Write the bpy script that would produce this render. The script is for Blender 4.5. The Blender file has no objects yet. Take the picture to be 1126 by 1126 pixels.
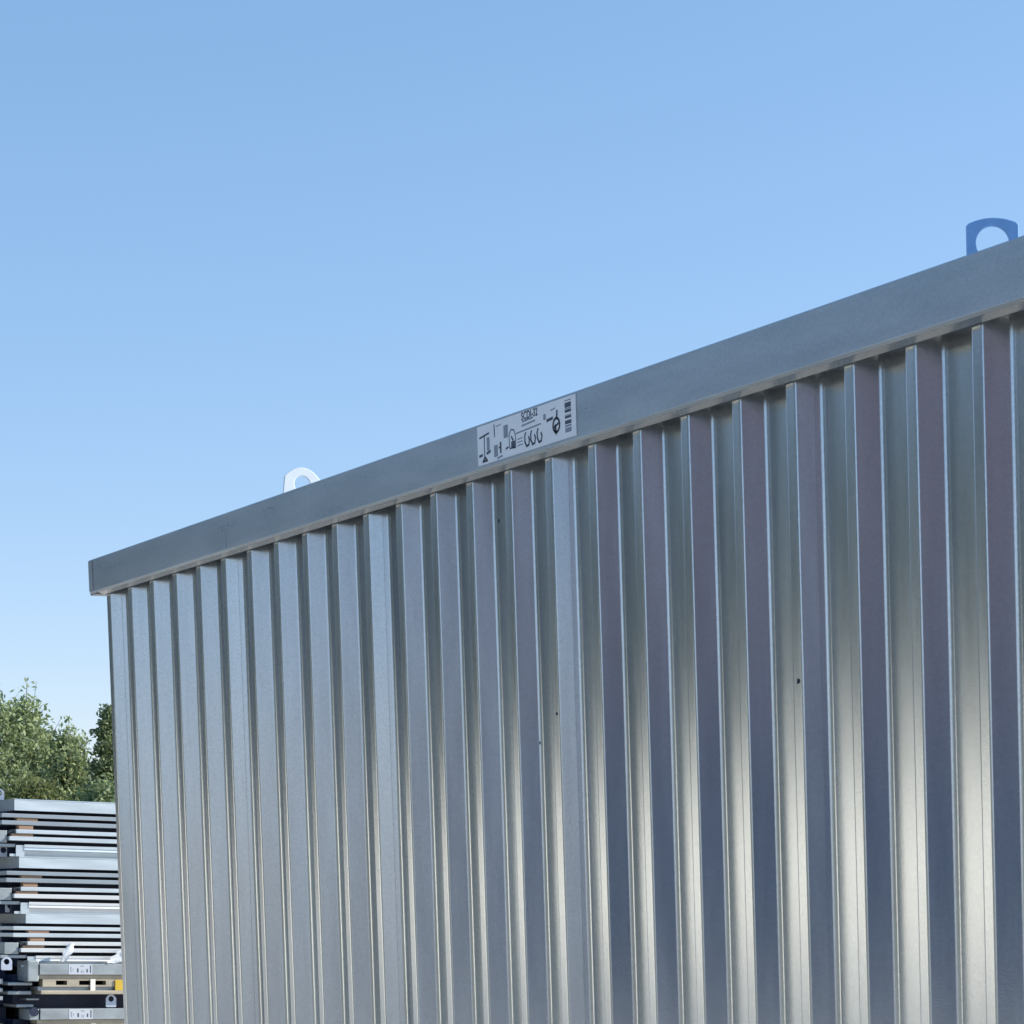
import bpy, bmesh, math, random
import numpy as np
from mathutils import Vector, Matrix
random.seed(7); rng = np.random.default_rng(11)
R = math.radians
scene = bpy.context.scene
C = scene.collection

# ------------------------------------------------------------------ camera
EAVE = 2.6                       # height of the underside of the fascia
cam_data = bpy.data.cameras.new('camera'); cam = bpy.data.objects.new('camera', cam_data); C.objects.link(cam)
cam.matrix_world = Matrix(((0.513, -0.029, 0.858, 7.2697), (0.858, 0.055, -0.511, -3.2814),
                           (-0.032, 0.998, 0.053, EAVE-1.0495), (0, 0, 0, 1)))
def rot3(a, b, c):
    ca, sa, cb, sb, cc, sc = math.cos(a), math.sin(a), math.cos(b), math.sin(b), math.cos(c), math.sin(c)
    Z = np.array([[ca, -sa, 0], [sa, ca, 0], [0, 0, 1]]); X = np.array([[1, 0, 0], [0, cb, -sb], [0, sb, cb]])
    Y = np.array([[cc, 0, sc], [0, 1, 0], [-sc, 0, cc]])
    return Z @ X @ Y
M = rot3(1.0341, -.0533, .0323)
cam.matrix_world = Matrix([[M[i, 0], M[i, 2], -M[i, 1], (7.2697, -3.2814, EAVE-1.0495)[i]] for i in range(3)] + [[0, 0, 0, 1]])
cam_data.sensor_width = 36; cam_data.lens = 2669.9/1126*36
cam_data.shift_x = 0; cam_data.shift_y = (1100.3-563)/1126
cam_data.clip_start = .05; cam_data.clip_end = 3000
scene.camera = cam

# ------------------------------------------------------------------ sky, sun, exposure
SUN_EL, SUN_AZ = R(27), R(24)    # azimuth from +Y towards +X: behind the container, a little to the right
world = bpy.data.worlds.new('World'); scene.world = world; world.use_nodes = True
nt = world.node_tree; nt.nodes.clear()
out = nt.nodes.new('ShaderNodeOutputWorld'); bg = nt.nodes.new('ShaderNodeBackground'); sky = nt.nodes.new('ShaderNodeTexSky')
sky.sky_type = 'NISHITA'; sky.sun_disc = False; sky.sun_elevation = SUN_EL; sky.sun_rotation = SUN_AZ
sky.air_density = 1.0; sky.dust_density = 0.05; sky.ozone_density = 3.8; sky.altitude = 50
vm = nt.nodes.new('ShaderNodeVectorMath'); vm.operation = 'MULTIPLY_ADD'      # clear summer air: a little less contrast between horizon and zenith
vm.inputs[1].default_value = (.83, .62, .58); vm.inputs[2].default_value = (.27, .95, 1.65)
nt.links.new(sky.outputs[0], vm.inputs[0]); nt.links.new(vm.outputs[0], bg.inputs[0]); bg.inputs[1].default_value = .15; nt.links.new(bg.outputs[0], out.inputs[0])
sun_data = bpy.data.lights.new('sun', 'SUN'); sun_data.energy = 4.8; sun_data.angle = R(.5); sun_data.color = (1, .93, .82)
sun = bpy.data.objects.new('sun', sun_data); C.objects.link(sun)
sd = Vector((math.sin(SUN_AZ)*math.cos(SUN_EL), math.cos(SUN_AZ)*math.cos(SUN_EL), math.sin(SUN_EL)))
sun.rotation_euler = sd.to_track_quat('Z', 'Y').to_euler()
vs = scene.view_settings; vs.view_transform = 'Standard'; vs.look = 'None'; vs.gamma = 1; vs.use_curve_mapping = False
vs.exposure = 0.45

# ------------------------------------------------------------------ materials
def mat(name, col, rough=.6, metal=0, noise=0, nscale=(8, 8, 8), bump=0, bscale=60, rnoise=0, ndetail=4, spangle=0, trans=0, wave=0):
    m = bpy.data.materials.new(name); m.use_nodes = True; t = m.node_tree; b = t.nodes['Principled BSDF']
    b.inputs['Base Color'].default_value = (*col, 1); b.inputs['Roughness'].default_value = rough; b.inputs['Metallic'].default_value = metal
    tc = t.nodes.new('ShaderNodeTexCoord'); mp = t.nodes.new('ShaderNodeMapping'); mp.inputs['Scale'].default_value = nscale
    t.links.new(tc.outputs['Object'], mp.inputs[0])
    if noise or rnoise:
        n = t.nodes.new('ShaderNodeTexNoise'); n.inputs['Scale'].default_value = 1; n.inputs['Detail'].default_value = ndetail
        n.inputs['Roughness'].default_value = .65
        t.links.new(mp.outputs[0], n.inputs['Vector'])
        if noise:
            cr = t.nodes.new('ShaderNodeValToRGB'); e = cr.color_ramp.elements
            e[0].position = .3; e[1].position = .7
            e[0].color = (*[max(0, c*(1-noise)) for c in col], 1); e[1].color = (*[min(1, c*(1+noise)) for c in col], 1)
            t.links.new(n.outputs['Fac'], cr.inputs[0]); src = cr.outputs[0]
            if spangle:
                v = t.nodes.new('ShaderNodeTexVoronoi'); v.inputs['Scale'].default_value = 260
                t.links.new(tc.outputs['Object'], v.inputs['Vector'])
                sp = t.nodes.new('ShaderNodeSeparateColor'); t.links.new(v.outputs['Color'], sp.inputs[0])
                mr = t.nodes.new('ShaderNodeMapRange'); mr.inputs['To Min'].default_value = 1-spangle; mr.inputs['To Max'].default_value = 1+spangle*.6
                t.links.new(sp.outputs[0], mr.inputs[0])
                mx = t.nodes.new('ShaderNodeMix'); mx.data_type = 'RGBA'; mx.blend_type = 'MULTIPLY'; mx.inputs[0].default_value = 1
                t.links.new(src, mx.inputs[6]); t.links.new(mr.outputs[0], mx.inputs[7]); src = mx.outputs[2]
            t.links.new(src, b.inputs['Base Color'])
        if rnoise:
            mr2 = t.nodes.new('ShaderNodeMapRange'); mr2.inputs['To Min'].default_value = max(.02, rough-rnoise); mr2.inputs['To Max'].default_value = rough+rnoise
            t.links.new(n.outputs['Fac'], mr2.inputs[0]); t.links.new(mr2.outputs[0], b.inputs['Roughness'])
    if bump or wave:
        prev = None
        for amt, sc, st in ((bump, (bscale,)*3, .004), (wave, (5, 5, 1.3), .006)):
            if not amt: continue
            mb = t.nodes.new('ShaderNodeMapping'); mb.inputs['Scale'].default_value = sc; t.links.new(tc.outputs['Object'], mb.inputs[0])
            nb = t.nodes.new('ShaderNodeTexNoise'); nb.inputs['Scale'].default_value = 1; nb.inputs['Detail'].default_value = 2 if st > .005 else 4
            t.links.new(mb.outputs[0], nb.inputs['Vector'])
            bp = t.nodes.new('ShaderNodeBump'); bp.inputs['Strength'].default_value = amt; bp.inputs['Distance'].default_value = st
            t.links.new(nb.outputs['Fac'], bp.inputs['Height'])
            if prev: t.links.new(prev.outputs[0], bp.inputs['Normal'])
            prev = bp
        t.links.new(prev.outputs[0], b.inputs['Normal'])
    return m
GALV = mat('galvanised_sheet', (.60, .635, .665), .19, .82, noise=.10, nscale=(11, 11, 1.0), rnoise=.06, spangle=.07, bump=.05, bscale=420, wave=.25)
FASC = mat('galvanised_fascia', (.45, .48, .505), .30, .88, noise=.09, nscale=(2.5, 3, 14), rnoise=.08, spangle=.08, bump=.12, bscale=420, wave=.16)
HEM = mat('galvanised_hem', (.60, .60, .59), .5, .35, noise=.14, nscale=(2, 30, 6))  # lighter than the fascia: light on the rolled edge put into colour
FLNG = mat('galvanised_flange', (.60, .585, .56), .26, 1, noise=.10, nscale=(6, 30, 6), rnoise=.06, spangle=.1)
LUGM = mat('zinc_plate', (.50, .56, .66), .45, .55, noise=.08, nscale=(30, 30, 30), bump=.2, bscale=200)
WHITE2 = mat('sticker_dull', (.50, .54, .60), .5)  # darker white for the stickers on the stacked bundles
WHITE = mat('sticker_white', (.88, .89, .92), .45, 0, noise=.03, nscale=(20, 20, 20))
INK = mat('sticker_ink', (.055, .07, .12), .5)
INKG = mat('sticker_grey', (.26, .30, .36), .5)
DARK = mat('dark_void_steel', (.02, .025, .035), .6, 0, noise=.3, nscale=(5, 5, 5))
STK = mat('stack_steel', (.60, .67, .71), .38, .75, noise=.10, nscale=(2, 2, 14), rnoise=.08)
STKB = mat('stack_steel_bright_reflection', (.68, .70, .71), .40, .5, noise=.05, nscale=(2, 2, 14))  # brighter copy of the stack steel, stronger reflection put into its colour
STKD = mat('stack_steel_dim_reflection', (.33, .38, .42), .42, .75, noise=.10, nscale=(2, 2, 14))  # darker copy for the upper slats, their dimmer reflection put into colour
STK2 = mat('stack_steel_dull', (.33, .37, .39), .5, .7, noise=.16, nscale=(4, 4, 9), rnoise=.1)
BASEM = mat('base_frame_steel', (.42, .38, .30), .55, .5, noise=.22, nscale=(5, 5, 12))
NAVY = mat('navy_dark', (.012, .022, .06), .5, 0, noise=.3, nscale=(4, 4, 4))  # near-black navy: the pad, and gap shade put into colour
BROWN = mat('brown_patch', (.32, .20, .13), .8, 0, noise=.25, nscale=(3, 3, 30))
YEL = mat('yellow_plastic', (.62, .43, .04), .5, 0, noise=.1)
FILM = mat('white_film', (.68, .72, .76), .25, 0, noise=.05, nscale=(20, 20, 20))
GRAVEL = mat('gravel', (.46, .43, .38), .9, 0, noise=.35, nscale=(1.3, 1.3, 1.3), bump=.6, bscale=9, ndetail=8)
GRASS = mat('grass', (.08, .11, .04), .9, 0, noise=.4, nscale=(.3, .3, .3), bump=.6, bscale=4, ndetail=8)
CREAM = mat('cream_paint', (.84, .81, .72), .6, 0, noise=.06, nscale=(2, 2, .5))
OLIVE = mat('grey_green_paint', (.14, .15, .13), .6, 0, noise=.1, nscale=(2, 2, .5))
RED = mat('oxide_red_paint', (.46, .31, .33), .55, 0, noise=.15, nscale=(2, 2, .6))
BLUE = mat('blue_paint', (.09, .17, .29), .55, 0, noise=.15, nscale=(2, 2, .6))
BARK = mat('bark', (.10, .08, .06), .9, 0, noise=.3, nscale=(6, 6, 1), bump=.5, bscale=12)
def leafmat(name, col):
    m = mat(name, col, .55, 0)
    t = m.node_tree; b = t.nodes['Principled BSDF']
    g = t.nodes.new('ShaderNodeNewGeometry'); cr = t.nodes.new('ShaderNodeValToRGB'); e = cr.color_ramp.elements
    e[0].color = (*[c*.55 for c in col], 1); e[1].color = (col[0]*1.7, col[1]*1.45, col[2]*1.3, 1)
    t.links.new(g.outputs['Random Per Island'], cr.inputs[0]); t.links.new(cr.outputs[0], b.inputs['Base Color'])
    tr = t.nodes.new('ShaderNodeBsdfTranslucent'); mx = t.nodes.new('ShaderNodeMixShader'); mx.inputs[0].default_value = .45
    t.links.new(cr.outputs[0], tr.inputs[0]); t.links.new(b.outputs[0], mx.inputs[1]); t.links.new(tr.outputs[0], mx.inputs[2])
    t.links.new(mx.outputs[0], t.nodes['Material Output'].inputs[0]); return m
LEAF = leafmat('leaves_grey_green', (.25, .35, .19)); LEAF2 = leafmat('leaves_conifer', (.19, .27, .14)); LEAF4 = leafmat('leaves_blue_green', (.10, .16, .165)); LEAF3 = leafmat('leaves_yellow_green', (.15, .20, .08))

# ------------------------------------------------------------------ helpers
def tag(o, label=None, cat=None, group=None, kind=None):
    if label: o['label'] = label
    if cat: o['category'] = cat
    if group: o['group'] = group
    if kind: o['kind'] = kind
    return o
def empty(name, loc, label, cat, group=None, rot=(0, 0, 0)):
    o = bpy.data.objects.new(name, None); C.objects.link(o); o.location = loc; o.rotation_euler = rot; o.empty_display_size = .1
    return tag(o, label, cat, group)
class MB:
    def __init__(s): s.v = []; s.f = []; s.sm = []
    def add(s, vs_, fs, smooth=False):
        n = len(s.v); s.v += [tuple(p) for p in vs_]; s.f += [tuple(i+n for i in f) for f in fs]; s.sm += [smooth]*len(fs)
    def box(s, a, b):
        (x0, y0, z0), (x1, y1, z1) = a, b
        s.add([(x0, y0, z0), (x1, y0, z0), (x1, y1, z0), (x0, y1, z0), (x0, y0, z1), (x1, y0, z1), (x1, y1, z1), (x0, y1, z1)],
              [(0, 3, 2, 1), (4, 5, 6, 7), (0, 1, 5, 4), (1, 2, 6, 5), (2, 3, 7, 6), (3, 0, 4, 7)])
    def tube(s, p, q, r0, r1, n=7):
        p = Vector(p); q = Vector(q); d = (q-p).normalized(); a = d.orthogonal().normalized(); b = d.cross(a)
        v = [p+(a*math.cos(t)+b*math.sin(t))*r0 for t in [2*math.pi*i/n for i in range(n)]] + \
            [q+(a*math.cos(t)+b*math.sin(t))*r1 for t in [2*math.pi*i/n for i in range(n)]]
        s.add(v, [(i, (i+1) % n, n+(i+1) % n, n+i) for i in range(n)], True)
    def build(s, name, m, parent=None, bevel=0, loc=None):
        me = bpy.data.meshes.new(name); me.from_pydata(s.v, [], s.f); me.polygons.foreach_set('use_smooth', s.sm); me.update()
        o = bpy.data.objects.new(name, me); C.objects.link(o); me.materials.append(m)
        if parent: o.parent = parent
        if loc: o.location = loc
        if bevel:
            bv = o.modifiers.new('bevel', 'BEVEL'); bv.width = bevel; bv.segments = 2; bv.limit_method = 'ANGLE'
        return o
def copy_tree(o, parent=None):
    c = o.copy(); C.objects.link(c)
    if parent: c.parent = parent
    for ch in o.children: copy_tree(ch, c)
    return c
def fillet(pts, radii, seg=5):
    """round the inner corners of a 2-D polyline; returns points and their exact normals"""
    pts = [np.array(q, float) for q in pts]
    def seg_n(a, b): t = (b-a)/np.linalg.norm(b-a); return np.array([t[1], -t[0]])
    outp = [(pts[0], seg_n(pts[0], pts[1]))]
    for i in range(1, len(pts)-1):
        p0, p, p1 = pts[i-1], pts[i], pts[i+1]; r = max(radii[i], .0004)
        a = (p0-p)/np.linalg.norm(p0-p); b = (p1-p)/np.linalg.norm(p1-p)
        ang = math.acos(np.clip(a@b, -1, 1))
        n0, n1 = seg_n(p0, p), seg_n(p, p1)
        if ang > 3.13: outp.append((p, n0)); continue
        t = r/math.tan(ang/2); t = min(t, .45*np.linalg.norm(p0-p), .45*np.linalg.norm(p1-p)); rr = t*math.tan(ang/2)
        c = p+(a+b)/np.linalg.norm(a+b)*(rr/math.sin(ang/2)); s = p+a*t; e = p+b*t
        a0 = math.atan2(*(s-c)[::-1]); a1 = math.atan2(*(e-c)[::-1]); da = (a1-a0+math.pi) % (2*math.pi)-math.pi
        g0 = math.atan2(n0[1], n0[0]); dg = (math.atan2(n1[1], n1[0])-g0+math.pi) % (2*math.pi)-math.pi
        for k in range(seg+1):
            th = a0+da*k/seg; gh = g0+dg*k/seg
            outp.append((c+rr*np.array([math.cos(th), math.sin(th)]), np.array([math.cos(gh), math.sin(gh)])))
    outp.append((pts[-1], seg_n(pts[-2], pts[-1]))); return outp
def extrude_z(prof, z0, z1, name, m, parent, th=.0009):
    """vertical steel sheet along a rounded 2-D profile: front skin with exact normals, back skin, rims"""
    if not isinstance(prof[0][1], np.ndarray): prof = fillet(prof, [.0004]*len(prof), 1)
    n = len(prof); v = []; nr = []; f = []
    for z in (z0, z1):
        v += [(p[0], p[1], z) for p, q in prof]; nr += [(q[0], q[1], 0) for p, q in prof]
    for z in (z0, z1):
        v += [(p[0]-q[0]*th, p[1]-q[1]*th, z) for p, q in prof]; nr += [(-q[0], -q[1], 0) for p, q in prof]
    for i in range(n-1): f += [(i, i+1, n+i+1, n+i), (2*n+i+1, 2*n+i, 3*n+i, 3*n+i+1)]
    nf = len(f)
    for a in (0, n-1):            # end rims as separate flat faces
        b = len(v); q = (1, 0, 0)
        v += [v[a], v[n+a], v[3*n+a], v[2*n+a]]; t = np.array(prof[min(a+1, n-1)][0]-prof[max(a-1, 0)][0]) if a == 0 else prof[n-1][0]-prof[n-2][0]
        t = t/np.linalg.norm(t)*(-1 if a == 0 else 1); nr += [(t[0], t[1], 0)]*4; f.append((b, b+1, b+2, b+3))
    me = bpy.data.meshes.new(name); me.from_pydata([tuple(map(float, p)) for p in v], [], f)
    me.polygons.foreach_set('use_smooth', [True]*len(f)); me.update()
    me.normals_split_custom_set_from_vertices([tuple(map(float, q)) for q in nr])
    o = bpy.data.objects.new(name, me); C.objects.link(o); me.materials.append(m); o.parent = parent
    return o

# ------------------------------------------------------------------ ground (gently sloping beyond the container, as the leaning stack shows)
def gz(x, y):
    t = min(1, max(0, (-x-6)/6)); t = t*t*(3-2*t)
    return -.045*(max(-12, min(12, y-4.7)))*t*(1 if x > -30 else max(0, 1-(-x-30)/15))
mb = MB(); xs = [-1500, -400, -120, -60] + [-45+2.5*i for i in range(37)] + [90, 200, 1500]; ys = [-1500, -300, -80] + [-40+4*i for i in range(21)] + [90, 300, 1500]
vv = [(x, y, gz(x, y)) for y in ys for x in xs]; nx = len(xs)
mb.add(vv, [(j*nx+i, j*nx+i+1, (j+1)*nx+i+1, (j+1)*nx+i) for j in range(len(ys)-1) for i in range(nx-1)], True)
tag(mb.build('ground', GRAVEL), kind='structure')

# ------------------------------------------------------------------ the container
P = .2; X0, X1, W = -1.0, 5.0, 2.2
CW, SL, DP = .0315, .0325, .0525
box = empty('storage_container', (2, W/2, 0), 'large galvanised corrugated steel container filling the right of the view, sticker on its fascia', 'container')
def loc_y(o): o.location = (-2, -W/2, 0); return o
jit = {i: random.uniform(-.0016, .0016) for i in range(-6, 30)}
for i in (-5, 0, 5, 10, 15, 20, 25): jit[i] = 0
def front_profile(k0, n, first, last):
    """panel covering ribs k0..k0+n ; starts under / ends over the lap on a rib's right flank"""
    pts = []; rad = []
    fx, fy = SL, DP
    if first: pts += [(k0*P-.02, .05), (k0*P, 0), (k0*P+CW, 0), (k0*P+CW+SL, DP)]; rad += [0, .005, .006, .012]
    else:
        pts += [(k0*P+CW+.45*fx+.0016, .45*fy), (k0*P+CW+SL+.0032, DP)]; rad += [0, .018]
    for i in range(1, n+1):
        b = (k0+i)*P+jit[k0+i]
        if i < n or last:
            pts += [(b-SL, DP), (b, 0), (b+CW, 0), (b+CW+SL, DP)]; rad += [.008, .010, .009, .017]
        else:
            # lap rib: crest, then a flank standing proud of the sheet beneath and ending short
            nx_, ny_ = DP, -SL; L = math.hypot(nx_, ny_); nx_ /= L; ny_ /= L
            t = .70
            e = (b+CW+t*fx+nx_*.0040, t*fy+ny_*.0040)
            pts += [(b-SL, DP), (b, 0), (b+CW+.0018, 0), e, (e[0]-nx_*.0023, e[1]-ny_*.0023)]; rad += [.008, .010, .009, .0004, 0]
    if last: pts.append((X1-.002, DP)); rad.append(0)
    return fillet(pts, rad)
k0 = -5
for j in range(6):
    first, last = j == 0, j == 5
    n = 5 if not last else 4
    pr = front_profile(k0, n, False if j else False, last) if j else None
    if j == 0:
        # corner panel: its first rib is itself a lap over the corner post
        pr = front_profile(k0, 5, False, False)
    o = extrude_z(pr, .14, EAVE+.03, 'wall_panel', GALV, box); loc_y(o); k0 += 5
# corner posts (folded sheet; the left one is the first rib with its lap edge)
nx_, ny_ = DP, -SL; L_ = math.hypot(nx_, ny_); nx_ /= L_; ny_ /= L_
e = (X0+CW+.70*SL+nx_*.0040, .70*DP+ny_*.0040)
pr = fillet([(X0+.03, W-.01), (X0, W-.01), (X0, 0), (X0+CW+.0018, 0), e, (e[0]-nx_*.0023, e[1]-ny_*.0023)], [0, .004, .004, .006, .0004, 0])
loc_y(extrude_z(pr, .14, EAVE+.03, 'corner_post', GALV, box))
pr = fillet([(X1-.06, DP), (X1-.04, -.001), (X1, -.001), (X1, W-.01), (X1-.05, W-.01)], [0, .004, .004, .004, 0])
loc_y(extrude_z(pr, .14, EAVE+.03, 'corner_post', GALV, box))
# rear wall
pts = [(X1-.01, W)]
for i in range(29, 0, -1):
    b = X0+i*P; pts += [(b+CW/2+SL, W-DP), (b+CW/2, W), (b-CW/2, W), (b-CW/2-SL, W-DP)]
pts.append((X0+.01, W)); loc_y(extrude_z(pts, .14, EAVE+.03, 'rear_wall', GALV, box))
# fascia boards: face, rolled bottom edge, flange under it, recessed soffit
OV, H = .041, .1135
def fascia_board(x0, x1, dy=0.0):
    prof = [(.02, H+.0015), (-OV+.003, H+.0015), (-OV-dy, H-.0015), (-OV-dy, .001), (-OV+.002-dy, .0)]
    m_ = MB(); n = len(prof); xs_ = [x0, x1]
    m_.add([(x, y, EAVE+z) for x in xs_ for y, z in prof], [(i, i+1, n+i+1, n+i) for i in range(n-1)], False)
    o = m_.build('fascia_board', FASC, box); loc_y(o)
    so = o.modifiers.new('thickness', 'SOLIDIFY'); so.thickness = .0015; so.offset = -1
    return o
XE = X0-.055
fascia_board(XE, .1405); fascia_board(.1440, 3.856, .0006); fascia_board(3.8595, X1+.055)
m_ = MB(); fp = [(-OV+.0052, -.0053), (-OV+.0052, -.0068), (-.0075, -.0118), (-.006, -.0100), (-.006, .006)]
m_.add([(x, y, EAVE+z) for x in (XE+.001, X1+.054) for y, z in fp], [(i+1, i, 5+i, 6+i) for i in range(4)])
loc_y(m_.build('fascia_flange', FLNG, box))
m_ = MB(); fp = [(-OV-.0006, .0012), (-OV-.0008, -.0005), (-OV+.0042, -.0066), (-OV+.0060, -.0066)]
m_.add([(x, y, EAVE+z) for x in (XE+.0005, X1+.0545) for y, z in fp], [(i, i+1, 5+i, 4+i) for i in range(3)])
loc_y(m_.build('fascia_hem', HEM, box))
m_ = MB(); m_.box((XE+.002, -.007, EAVE+.012), (X1+.053, .09, EAVE+.014)); loc_y(m_.build('soffit', FLNG, box))
# small end cap line on the fascia corner
m_ = MB(); m_.box((XE-.0012, -OV-.0018, EAVE+.004), (XE+.035, -OV-.0004, EAVE+H-.002)); loc_y(m_.build('corner_cap', FASC, box))
# the other three sides of the roof frame and the roof
m_ = MB(); m_.box((XE-.0005, -OV+.002, EAVE-.008), (XE+.0012, W+OV, EAVE+H)); m_.box((X1+.0538, -OV+.002, EAVE-.008), (X1+.0555, W+OV, EAVE+H))
m_.box((XE, W+OV, EAVE-.008), (X1+.055, W+OV+.0015, EAVE+H)); m_.box((XE+.002, -OV+.0015, EAVE-.0115), (XE+.055, W+OV, EAVE-.009))
loc_y(m_.build('roof_frame', FASC, box))
m_ = MB(); m_.box((XE+.002, .0, EAVE+.05), (X1+.053, W+.03, EAVE+.09)); loc_y(m_.build('roof', GALV, box))
m_ = MB(); m_.box((X0-.01, -.03, .02), (X1+.01, W+.03, .15)); loc_y(m_.build('base_frame', FASC, box, bevel=.004))
# lifting lugs
def lug(name, parent, w=.118, h=.150, r=.040, hz=.095, th=.010, shoulder=.03, m=LUGM, n=40):
    """upright plate with an arched top and a round hole; plate lies in local XZ, thickness along Y"""
    outl = []
    for i in range(n):
        a = 2*math.pi*i/n; dx, dz = math.sin(a), math.cos(a)
        # ray from hole centre to outline
        t = 9
        if dx > 1e-6: t = min(t, (w/2)/dx)
        if dx < -1e-6: t = min(t, (-w/2)/dx)
        if dz < -1e-6: t = min(t, -hz/dz)
        if dz > 0:
            lo, hi = 0, .3
            for _ in range(30):
                md = (lo+hi)/2; x = dx*md; z = hz+dz*md
                if z > h-shoulder*(abs(x)/(w/2))**2: hi = md
                else: lo = md
            t = min(t, lo)
        outl.append((dx*t, hz+dz*t))
    # make sure corners are present
    inn = [(r*math.sin(2*math.pi*i/n), hz+r*math.cos(2*math.pi*i/n)) for i in range(n)]
    m_ = MB(); v = []
    for y in (-th/2, th/2): v += [(x, y, z) for x, z in outl]+[(x, y, z) for x, z in inn]
    f = []
    for i in range(n):
        j = (i+1) % n
        f.append((i, j, n+j, n+i)); f.append((2*n+j, 2*n+i, 3*n+i, 3*n+j)); f.append((j, i, 2*n+i, 2*n+j)); f.append((n+i, n+j, 3*n+j, 3*n+i))
    m_.add(v, f); return m_.build(name, m, parent, bevel=.0016)
LUGW = mat('lug_zinc_sunlit', (.80, .86, .90), .5, 0, noise=.03, nscale=(30, 30, 30))  # left lug: the sunlight on its face is put into the colour
LUGB = mat('lug_zinc_shaded', (.22, .44, .78), .5, .3, noise=.1, nscale=(30, 30, 30))  # right lug: its bluish shade is put into the colour
l2 = lug('lifting_lug', box, m=LUGB, w=.105, h=.146, r=.034, hz=.096, shoulder=.012, n=64); l2.location = (3.524-2, .13-W/2, EAVE+.085); l2.rotation_euler = (0, 0, R(60))
l1 = lug('lifting_lug', box, r=.026, hz=.098, w=.118, shoulder=.034, m=LUGW, n=64); l1.location = (.345-2, .12-W/2, EAVE+.085); l1.rotation_euler = (0, R(7), R(80))
for xx, rz in ((.53, 100), (3.5, -30)):
    q = lug('lifting_lug', box); q.location = (xx-2, W-.13-W/2, EAVE+.085); q.rotation_euler = (0, 0, R(rz))
for lg in (l1, l2):
    m_ = MB(); m_.box((-.062, -.012, -.005), (.062, .012, .012)); m_.build('weld_foot', LUGM, lg, bevel=.003)

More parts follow.
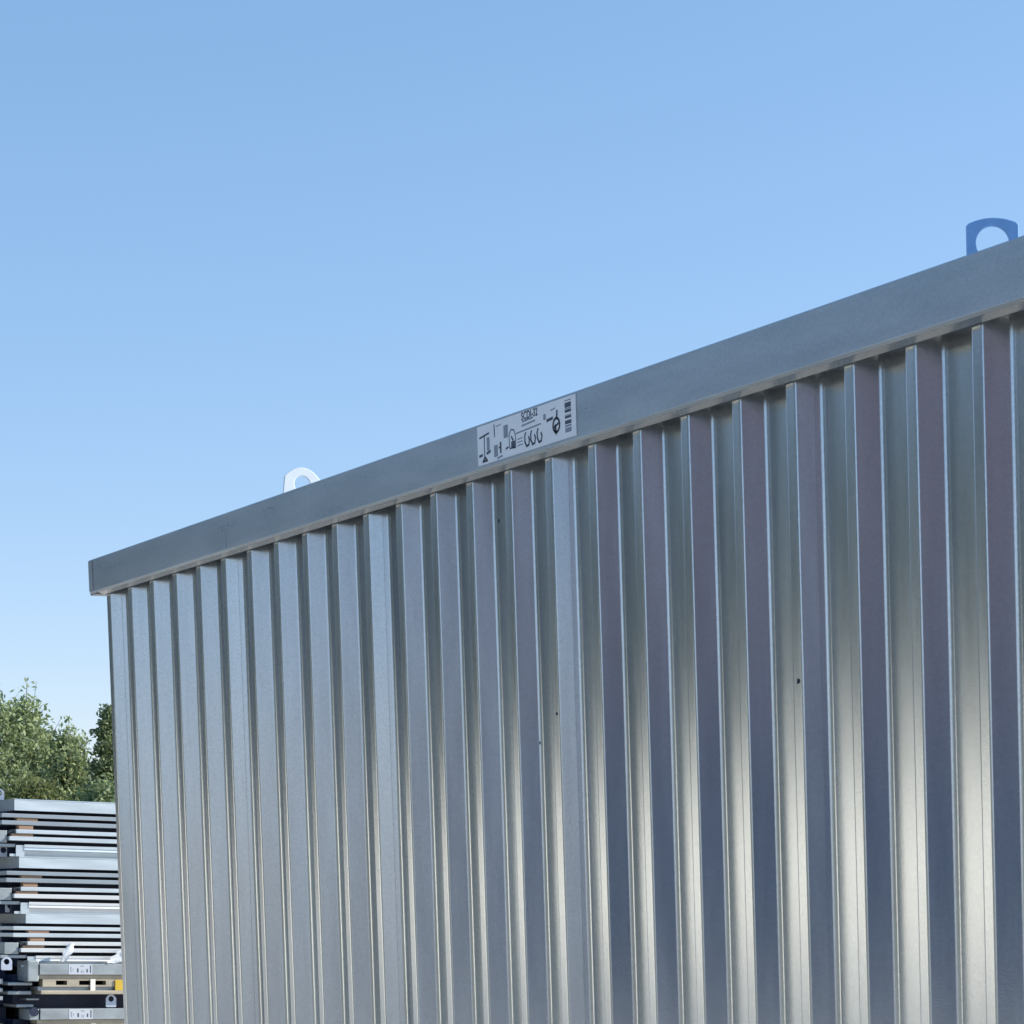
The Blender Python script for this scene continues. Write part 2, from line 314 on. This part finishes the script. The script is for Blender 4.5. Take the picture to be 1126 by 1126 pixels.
# sticker: paper, grey print, ink print (built in the sticker's own flat frame: u along the fascia, w up)
def sticker(parent, loc, w, h, detail=True, rotz=0, name='sticker'):
    paper = WHITE if detail else WHITE2
    m_ = MB(); m_.box((0, -.0009, 0), (w, 0, h)); s = m_.build(name, paper, parent); s.location = loc; s.rotation_euler = (0, 0, rotz)
    ink = MB(); gr = MB(); d = -.0012
    def rect(b, u0, v0, u1, v1): b.add([(u0*w, d, v0*h), (u1*w, d, v0*h), (u1*w, d, v1*h), (u0*w, d, v1*h)], [(0, 1, 2, 3)])
    def stroke(b, pts, t):
        for (a0, b0), (a1, b1) in zip(pts[:-1], pts[1:]):
            p = np.array([a0*w, b0*h]); q = np.array([a1*w, b1*h]); L = np.linalg.norm(q-p)+1e-9; nn = np.array([-(q-p)[1], (q-p)[0]])/L*t/2; e_ = (q-p)/L*t*.3
            p = p-e_; q = q+e_
            b.add([(*(p+nn)[:1], d, (p+nn)[1]), (*(p-nn)[:1], d, (p-nn)[1]), (*(q-nn)[:1], d, (q-nn)[1]), (*(q+nn)[:1], d, (q+nn)[1])], [(0, 1, 2, 3)])
    T = h*.05
    if detail:
        # crane symbol
        stroke(ink, [(.025, .70), (.125, .76)], T); stroke(ink, [(.075, .73), (.075, .14)], T*.9); stroke(ink, [(.075, .17), (.055, .08), (.10, .08), (.08, .17)], T*1.2)
        stroke(ink, [(.02, .24), (.05, .25)], T*1.4); stroke(ink, [(.10, .26), (.135, .29)], T*1.4); rect(gr, .10, .32, .13, .66)
        rect(gr, .175, .10, .215, .40); stroke(ink, [(.185, .62), (.182, .92)], T*.9); stroke(gr, [(.205, .86), (.25, .88)], T*.6)
        rect(gr, .28, .50, .325, .82); stroke(ink, [(.245, .18), (.245, .42)], T*1.6); stroke(ink, [(.225, .30), (.245, .33)], T*.8)
        stroke(gr, [(.21, .05), (.26, .08)], T); stroke(ink, [(.30, .22), (.325, .25)], T)
        # second load symbol
        stroke(ink, [(.345, .60), (.335, .52), (.34, .20), (.40, .18), (.40, .50), (.385, .63), (.36, .66), (.345, .60)], T*.7)
        rect(ink, .355, .18, .395, .36); stroke(ink, [(.36, .48), (.375, .38)], T*1.2)
        stroke(gr, [(.41, .52), (.66, .56)], T*.8); stroke(gr, [(.42, .36), (.47, .37)], T*.6); stroke(gr, [(.42, .28), (.47, .29)], T*.5); stroke(gr, [(.42, .20), (.47, .21)], T*.6)
        stroke(gr, [(.475, .76), (.58, .78)], T*.9); stroke(gr, [(.47, .66), (.60, .69)], T*.9)
        for u in (.50, .56, .625):      # three hooks
            stroke(ink, [(u+.005, .46), (u-.005, .38), (u-.004, .24), (u+.012, .12), (u+.034, .14), (u+.042, .26), (u+.034, .34)], T*1.15)
        rect(gr, .685, .62, .71, .76); stroke(ink, [(.72, .58), (.775, .60)], T*1.5); stroke(gr, [(.76, .80), (.80, .82)], T*.7)
        stroke(ink, [(.82, .74), (.815, .60)], T*1.5)
        ring = [(.81+.032*math.cos(t), .40+.17*math.sin(t)) for t in np.linspace(0, 2*math.pi, 15)]
        stroke(ink, ring, T*1.3); stroke(ink, [(.79, .36), (.835, .44)], T*1.2); stroke(ink, [(.80, .40), (.805, .20)], T*1.6)
        for v0, v1, b in ((.90, .92, ink), (.74, .86, ink), (.70, .73, gr), (.62, .69, ink), (.55, .57, gr), (.48, .54, ink), (.34, .43, ink), (.27, .32, gr), (.14, .25, gr)):
            rect(b, .895, v0, .955, v1)
        cu = bpy.data.curves.new('t', 'FONT'); cu.body = 'SCDI-32'; cu.size = h*.34; cu.extrude = 0; cu.offset = h*.010
        to = bpy.data.objects.new('t', cu); C.objects.link(to); bpy.context.view_layer.update()
        me = bpy.data.meshes.new_from_object(to.evaluated_get(bpy.context.evaluated_depsgraph_get()))
        xs_ = [v.co.x for v in me.vertices]; sx = .165*w/(max(xs_)-min(xs_))
        ink.add([(.465*w+v.co.x*sx, d, .80*h+v.co.y*.8) for v in me.vertices], [tuple(p.vertices) for p in me.polygons])
        bpy.data.objects.remove(to)
    else:
        for u0, v0, u1, v1 in ((.07, .2, .12, .75), (.17, .3, .2, .6), (.35, .2, .42, .6), (.5, .75, .64, .88), (.52, .15, .56, .42), (.59, .15, .63, .42), (.75, .2, .81, .55), (.9, .15, .95, .9)):
            rect(ink if u0 in (.35, .75, .9) else gr, u0, v0, u1, v1)
    tag(ink.build('ink_print', INK, s), kind='stuff'); tag(gr.build('grey_print', INKG, s), kind='stuff'); return s
sticker(box, (1.742-2, -OV-.001-W/2, EAVE+.0075), .480, .1005)
# small blemishes on the sheet
for (x, z, r, y) in ((3.021, -.656, .006, 0), (2.012+.012, -.655, .004, 0), (1.938+.0, -.724, .0045, .0), (1.768, -.135, .0055, .0)):
    kx = math.floor((x-X0)/P)*P+X0; xx = min(max(x, kx+.008), kx+CW-.008) if x-kx < CW+.02 else x
    m_ = MB(); pts = [(xx+r*math.cos(a)*(.7+.5*random.random()), -.0009, EAVE+z+r*math.sin(a)*(.7+.7*random.random())) for a in np.linspace(0, 2*math.pi, 9)[:-1]]
    m_.add(pts+[(xx, -.0022, EAVE+z)], [(i, (i+1) % 8, 8) for i in range(8)]); loc_y(m_.build('rivet', DARK, box))

# ------------------------------------------------------------------ bundles of folded containers stacked at left
TILT = -.052
ORG = (-15.5, 4.72)
BL = 6.0
def place(o, u, z, x=0): # u to the right along the end face, z absolute height at u=0
    o.location = (ORG[0]+x, ORG[1]+u, z); o.rotation_euler = (TILT, 0, R(0))
def slat(parent, u0, u1, z0, z1, d0=0, name='folded_panel', m=STK, back=BL):
    m_ = MB(); m_.box((-back, u0, z0), (d0, u1, z1)); return m_.build(name, m, parent, bevel=.004)
def bundle(label, pm):
    t = empty('container_bundle', (0, 0, 0), label, 'bundle', 'flat-packed containers in a tall stack')
    m_ = MB(); prof = [(-.03, 0), (0, -.004), (0, -.010), (-.004, -.013), (-.004, -.105), (0, -.108), (0, -.114), (-.03, -.115)]
    n = len(prof); U1 = 2.2
    m_.add([(x, u, z) for u in (0, U1) for x, z in prof], [(i, i+1, n+i+1, n+i) for i in range(n-1)])
    m_.build('fascia_board', STK, t)
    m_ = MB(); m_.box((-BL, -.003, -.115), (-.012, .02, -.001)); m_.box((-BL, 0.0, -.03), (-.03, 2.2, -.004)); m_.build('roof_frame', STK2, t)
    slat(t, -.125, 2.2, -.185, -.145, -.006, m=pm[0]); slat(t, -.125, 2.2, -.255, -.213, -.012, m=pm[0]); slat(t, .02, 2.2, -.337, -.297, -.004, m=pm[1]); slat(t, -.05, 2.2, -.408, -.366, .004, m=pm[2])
    m_ = MB()   # base frame: upper web and sloping lower web
    prof = [(-.25, -.44), (-.02, -.443), (-.02, -.470), (-.028, -.474), (-.02, -.497), (-.05, -.503), (-.062, -.560), (-.25, -.562)]
    n = len(prof); m_.add([(x, u, z) for u in (.11, 2.2) for x, z in prof], [(i, i+1, n+i+1, n+i) for i in range(n-1)]); m_.build('base_frame', pm[3], t)
    m_ = MB(); m_.box((-BL, .02, -.56), (-.26, 2.19, -.032)); m_.build('core', NAVY, t)  # solid fill; the darkness between the slats is put into its colour
    for z0, z1, a, b in ((-.213, -.185, .03, .245), (-.297, -.255, .05, .20), (-.366, -.337, -.02, .20)):  # brown blocks set in the gaps between the slats
        m_ = MB(); m_.box((-.10, a, z0), (-.016-.02*random.random(), b, z1)); m_.build('brown_block', BROWN, t, bevel=.006)
    m_ = MB(); m_.box((-BL+.1, -.10, -.555), (-.42, .021, -.12)); m_.build('side_shade_fill', NAVY, t)  # not a real beam: dark block added as shade behind the left ends
    # corner block with its openings at the left, hook shaped bracket, lug
    m_ = MB(); m_.box((-.34, -.20, -.43), (-.05, -.055, -.31)); m_.build('corner_block', STK2, t, bevel=.006)
    m_ = MB(); m_.box((-.049, -.035, -.345), (-.046, .01, -.312)); m_.build('block_opening_dark', DARK, t)  # flat plate; the dark inside of the opening is put into its colour
    m_ = MB(); m_.box((-.3, -.24, -.47), (-.05, .03, -.438)); m_.build('base_rail', STK2, t, bevel=.004)
    m_ = MB(); m_.box((-.04, .03, -.56), (-.03, .115, -.45)); m_.box((-.05, -.03, -.56), (-.04, .03, -.535)); m_.build('corner_bracket', STK, t)
    l = lug('lifting_lug', t, w=.10, h=.11, r=.028, hz=.066, shoulder=.03); l.location = (-.30, -.055, -.003); l.rotation_euler = (0, 0, R(75))
    return t
ztop = EAVE-.19
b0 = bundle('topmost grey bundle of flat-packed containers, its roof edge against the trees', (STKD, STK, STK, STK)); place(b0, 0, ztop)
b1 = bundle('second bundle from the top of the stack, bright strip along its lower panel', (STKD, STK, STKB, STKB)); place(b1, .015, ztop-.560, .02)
b2 = bundle('third bundle from the top, brightest panels, white plastic scraps under it', (STK, STKB, STKB, STKB)); place(b2, .07, ztop-1.106, -.01); b2.scale = (1, 1, .96)
# the two lower containers, packed the other way, with stickers and fork pockets
def low_bundle(label, yellow):
    t = empty('container_bundle', (0, 0, 0), label, 'bundle', 'flat-packed containers in a tall stack')
    m_ = MB(); m_.box((-BL, .16, -.108), (.02, 2.2, 0)); m_.build('fascia_board', STK2, t, bevel=.004)
    m_ = MB()
    if yellow: m_.box((-.3, .04, -.175), (.012, .155, .03))
    else: m_.box((-.3, .055, -.112), (.012, .155, -.002))
    m_.build('corner_block', STK2, t, bevel=.01)
    if not yellow:
        m_ = MB(); m_.tube((-.1, .10, -.03), (.024, .10, -.03), .045, .045, 16); m_.tube((.024, .10, -.03), (.0245, .10, -.03), .045, .001, 16); m_.build('rubber_pad', NAVY, t)
    m_ = MB(); m_.box((-.2, .14, -.150), (-.012, 2.2, -.110)); m_.build('upper_rail', BASEM, t, bevel=.003)
    m_ = MB()
    for a, b in ((.20, .335), (.45, .575), (.715, .735), (.855, 1.35)): m_.box((-.12, a, -.225), (-.004, b, -.152))
    m_.box((-.12, .335, -.2249), (-.004, .45, -.208)); m_.box((-.12, .575, -.2249), (-.004, .715, -.208)); m_.box((-.12, .735, -.2249), (-.004, .855, -.208))
    m_.box((-.12, .335, -.165), (-.004, .45, -.152)); m_.box((-.12, .575, -.165), (-.004, .715, -.152)); m_.box((-.12, .735, -.165), (-.004, .855, -.152))
    m_.build('pocket_beam', BASEM, t)
    m_ = MB(); m_.box((-.004, .69, -.265), (.006, .74, -.150)); m_.build('upright_plate', CREAM, t)
    m_ = MB(); m_.box((-.30, .17, -.300), (.03, 2.2, -.262)); m_.build('bottom_flange', BASEM, t, bevel=.006)
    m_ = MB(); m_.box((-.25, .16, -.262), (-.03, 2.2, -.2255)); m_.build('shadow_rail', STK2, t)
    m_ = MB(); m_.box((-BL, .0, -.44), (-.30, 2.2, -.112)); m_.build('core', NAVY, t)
    m_ = MB(); m_.box((-BL+.1, -.30, -.438), (-.52, .001, .02)); m_.build('side_shade_fill', NAVY, t)  # added dark block, shade of the left side as colour
    for a, b, z0, z1 in ((-.12, .13, -.215, -.185), (-.12, .12, -.305, -.27), (.07, .20, -.36, -.34), (-.03, .14, -.43, -.40), (-.32, -.17, -.20, -.15), (-.32, -.17, -.28, -.24), (-.32, -.17, -.36, -.32)):
        m_ = MB(); m_.box((-.5, a, z0), (-.10, b, z1)); m_.build('folded_panel', STK2, t, bevel=.006)
    sticker(t, (.0215, .455, -.104), .245, .10, False, R(90))
    if yellow:
        m_ = MB(); m_.box((-.004, .945, -.262), (.012, 1.06, -.158)); m_.build('yellow_tag', YEL, t, bevel=.004)
    for (x, u, z, m, rz) in ((-.06, .93, -.43, LUGM, 90),)+(((.0, -.17, -.065, LUGM, 88),) if yellow else ()):
        l = lug('lifting_lug', t, w=.11, h=.13, r=.028, hz=.082, shoulder=.04, m=m); l.location = (x, u, z); l.rotation_euler = (0, 0, R(rz))
    return t
b3 = low_bundle('fourth bundle from the top, sticker and yellow tag above its fork pockets', True); place(b3, .0, ztop-1.605, .05)
b4 = low_bundle('lowest visible bundle at the bottom left corner, sticker on its edge', False); place(b4, -.015, ztop-2.045, .05)
# navy fill blocks added in each bundle: shade of the left gaps as colour
# torn plastic film
def film(u, z, w, h, label, seed):
    rr = random.Random(seed); m_ = MB(); n = 7; v = []
    for j in range(n):
        for i in range(5):
            s, t_ = i/4, j/(n-1)
            v.append((.07+rr.uniform(-.012, .02), u+w*(t_*.75+(s-.5)*(.45+.3*math.sin(3*t_)))+rr.uniform(-.008, .008), z+h*t_+rr.uniform(-.006, .006)))
    m_.add(v, [(j*5+i, j*5+i+1, (j+1)*5+i+1, (j+1)*5+i) for j in range(n-1) for i in range(4)], True)
    m_.v = [(ORG[0]+p[0], ORG[1]+p[1], p[2]) for p in m_.v]
    return tag(m_.build('plastic_film', FILM), label, 'plastic film', 'torn scraps of packing film on the stack')
film(.40, ztop-1.60, .13, .17, 'narrow torn white plastic scrap hanging above the sticker of the fourth bundle', 3)
film(.90, ztop-1.645, .22, .13, 'crumpled white plastic scrap beside the big container wall, above the yellow tag', 5)

# ------------------------------------------------------------------ trees
def leaves(name, m, parent, centres, n, spread, size, flat=1.0):
    ce = np.array(centres); wt = ce[:, 3]**2; idx = rng.choice(len(ce), n, p=wt/wt.sum())
    d = rng.normal(size=(n, 3)); d /= np.linalg.norm(d, axis=1)[:, None]
    p = ce[idx, :3]+d*(ce[idx, 3:4]*spread*rng.random((n, 1))**.5)*np.array([1, 1, flat])
    a = rng.normal(size=(n, 3)); a /= np.linalg.norm(a, axis=1)[:, None]; b = np.cross(a, rng.normal(size=(n, 3))); b /= np.linalg.norm(b, axis=1)[:, None]
    s = size*(.6+.8*rng.random((n, 1))); a = a*s; b = b*s*.45
    v = np.stack([p-a, p-b, p+a, p+b], 1).reshape(-1, 3)
    me = bpy.data.meshes.new(name); me.vertices.add(4*n); me.vertices.foreach_set('co', v.ravel())
    me.loops.add(4*n); me.loops.foreach_set('vertex_index', np.arange(4*n)); me.polygons.add(n)
    me.polygons.foreach_set('loop_start', np.arange(0, 4*n, 4)); me.update(calc_edges=True); me.validate()
    me.materials.append(m); o = bpy.data.objects.new(name, me); C.objects.link(o); o.parent = parent; return o
def tree(x, y, h, w, label, leaf=LEAF, n=9000, size=.10, kind='broad', group=None, wind=.0, clumps=70):
    t = empty('tree' if kind != 'cone' else 'conifer_tree', (x, y, gz(x, y)), label, 'tree', group)
    tr = MB(); rr = random.Random(int(x*13+y*7)); p = Vector((0, 0, -.1)); r = .05+h*.016
    cs = []
    N = 8; pts = [Vector((0, 0, -.1))]
    for i in range(N):
        pts.append(pts[-1]+Vector((rr.uniform(-.1, .1)+wind*.05, rr.uniform(-.1, .1), h*.97/N)))
    for i in range(N): tr.tube(pts[i], pts[i+1], r*(1-i/N*.92), r*(1-(i+1)/N*.92)) if i < N-1 else None
    for k in range(clumps):
        f = .16+.84*((k+.5)/clumps)**(.85); base = pts[0].lerp(pts[-1], f*.92); i0 = min(N-1, int(f*.9*N)); base = pts[i0].lerp(pts[i0+1], f*.9*N-i0 if f*.9*N-i0 < 1 else 1)
        if kind == 'cone': rad = w*.5*(1.05-f)+.08
        else: rad = w*.5*math.sin(math.pi*min(1, (f*.9+.12)))**.7
        a = k*2.4+rr.uniform(-.4, .4); q = rad*rr.uniform(.45, 1.0)
        tip = base+Vector((math.cos(a)*q, math.sin(a)*q, (-.12*q if kind == 'cone' else q*rr.uniform(.15, .7))))+Vector((0, wind*q*.3, 0))
        tr.tube(base, tip, r*.3*(1.1-f), .006, 4)
        for s_ in (.55, .8, 1.0):
            c = base.lerp(tip, s_)+Vector((rr.uniform(-.1, .1), rr.uniform(-.1, .1), rr.uniform(-.05, .15)))
            cs.append((*c, (.16+.10*rr.random())*(w/2)**.5 if kind != 'cone' else .10+.22*(1-f)))
    if kind == 'broad' and size < .1:      # thin leading shoots above the crown
        for k in range(9):
            a = rr.uniform(0, 6.28); q = w*.5*rr.uniform(.1, .95); zb = h*(.93-.30*(q/(w*.5))**2); dx, dy = math.cos(a)*q, math.sin(a)*q; L = rr.uniform(.12, .38)
            tip = Vector((dx, dy+wind*L*.9, zb+L)); tr.tube(pts[5], tip, .016, .004, 4)
            for s_ in (.55, .75, .95): c = Vector((dx*.8, dy*.8, zb-.3)).lerp(tip, s_); cs.append((*c, .05+.05*(1-s_)))
    tr.build('trunk', BARK, t); leaves('crown', leaf, t, cs, n, 2.0 if kind == 'broad' else 1.5, size, .8)
    return t
G = 'trees beyond the stack'
tree(-50, 16.4, 6.9, 3.0, 'wispy grey-green tree at the left edge of the photo above the stack', n=6500, group=G, wind=.6, size=.07, clumps=80)
tree(-50.5, 17.45, 6.9, 2.5, 'feathery tree with swept twigs at its top, left of the notch in the tree line', n=6000, group=G, wind=.6, size=.07, clumps=70)
tree(-52, 18.1, 6.3, 1.9, 'open-crowned tree with thin top just left of the notch', n=10000, group=G, wind=.5, clumps=60, size=.07)
tree(-51, 18.55, 6.0, 2.2, 'lower thin tree filling the notch in the tree line', n=12000, group=G, size=.065)
tree(-49, 18.8, 6.75, 3.0, 'dense conifer right against the container corner', LEAF2, n=26000, kind='cone', group=G, size=.055, clumps=140)
tree(-47, 16.3, 4.3, 2.6, 'low yellow-green bushy tree just above the stacked bundles', LEAF3, n=16000, group=G, size=.06)
tree(-47, 17.9, 4.3, 2.6, 'low dark bushy tree beneath the conifer', n=16000, group=G, size=.06)
for i, (x, y, h) in enumerate(((-56, 15.9, 3.9), (-57, 18.2, 3.9), (-56, 20.4, 4.4), (-55, 24, 5.5), (-54, 9, 6))):
    tree(x, y, h, 3.4, ['dark leafy tree behind the left-edge tree', 'dark leafy tree behind the feathery tree', 'dark leafy tree behind the notch', 'tree hidden behind the big container, beyond the conifer', 'tree left of the photo beyond the stack'][i], LEAF2, n=12000, group='second row of trees', size=.08)

# ------------------------------------------------------------------ the rest of the yard: it is what the steel mirrors
def plain_container(x0, x1, y0, y1, z0, h, m, label, corr_face='y+', group=None):
    t = empty('storage_container', ((x0+x1)/2, (y0+y1)/2, z0), label, 'container', group)
    cx, cy = (x0+x1)/2, (y0+y1)/2; hx, hy = (x1-x0)/2, (y1-y0)/2
    def corr(a, b, flip):
        pts = []; n = int(round((b-a)/.25)); p = (b-a)/n
        for i in range(n): pts += [(a+i*p, 0), (a+(i+.4)*p, 0), (a+(i+.5)*p, .035), (a+(i+.9)*p, .035)]
        return pts+[(b, 0)]
    for side in ('y-', 'y+', 'x-', 'x+'):
        if side[0] == 'y': pr = [(x, (-hy+d) if side == 'y-' else (hy-d)) for x, d in corr(-hx, hx, 0)]
        else: pr = [((-hx+d) if side == 'x-' else (hx-d), y) for y, d in corr(-hy, hy, 0)]
        m_ = MB(); n = len(pr); m_.add([(x, y, z) for z in (.1, h-.1) for x, y in pr], [(i, i+1, n+i+1, n+i) for i in range(n-1)]); m_.build('wall_panel', m, t)
    m_ = MB(); m_.box((-hx, -hy, h-.1), (hx, hy, h)); m_.build('roof_frame', m, t); m_ = MB(); m_.box((-hx, -hy, 0), (hx, hy, .1)); m_.build('base_frame', m, t)
    return t
GY = 'sunlit containers across the yard'
k = 0
for x in (-22.6, -16.0, -9.4):
    plain_container(x, x+6.2, -15.5, -13, 0, 2.6, CREAM, f'cream container in the row across the yard, {["farthest","middle","nearest"][k]} of three, mirrored in the steel wall', group=GY); k += 1
plain_container(-2.6, 3.6, -15.5, -13, 0, 2.6, OLIVE, 'grey-green container straight across from the steel wall, beside the cream row', group=GY)
plain_container(4.2, 10.4, -15.4, -12.9, 0, 2.6, OLIVE, 'grey-green container farthest towards the camera end of the row', group=GY)
GT = 'trees across the yard'
ot = tree(-12, -24, 11.5, 7.5, 'tall tree behind the cream containers, nearest the camera', LEAF4, n=12500, size=.20, group=GT, clumps=90)
ORD = ['second', 'third', 'fourth', 'fifth', 'sixth', 'seventh', 'eighth', 'ninth', 'tenth', 'eleventh', 'twelfth', 'thirteenth', 'fourteenth', 'fifteenth', 'sixteenth', 'seventeenth', 'eighteenth', 'nineteenth', 'twentieth']
for i, (x, y) in enumerate(((-17, -26), (-21.5, -23), (-26, -26), (-30.5, -22.5), (-34, -27), (-38, -21), (-42, -25), (-46, -18), (-50, -22), (-52, -13), (-56, -17), (-60, -9), (-62, -22), (-6, -26), (-55, -3), (-57, 3), (0, -25), (6, -24), (-3, -30))):
    c = copy_tree(ot); c.location = (x, y, 0); c.rotation_euler = (0, 0, i*1.3); q = 1.0+.25*rng.random(); c.scale = (1, 1, q if x < -8 else .9)
    c['label'] = f'tall tree in the belt across the yard, {ORD[i]} one counting from the cream containers'
GB = 'tall container stack behind the camera'
plain_container(17, 19.5, -11.2, .8, 0, 2.6, BLUE, 'blue container at the foot of the stack behind the camera', group=GB)
plain_container(17.05, 19.45, -11.1, .9, 2.6, 2.6, RED, 'oxide red container resting on the blue one', group=GB)
plain_container(17.0, 19.5, -11.15, .85, 5.2, 2.6, RED, 'oxide red container topmost of the stack behind the camera', group=GB)

# ------------------------------------------------------------------ render settings
scene.render.engine = 'CYCLES'
scene.cycles.max_bounces = 10; scene.cycles.glossy_bounces = 8; scene.cycles.diffuse_bounces = 4
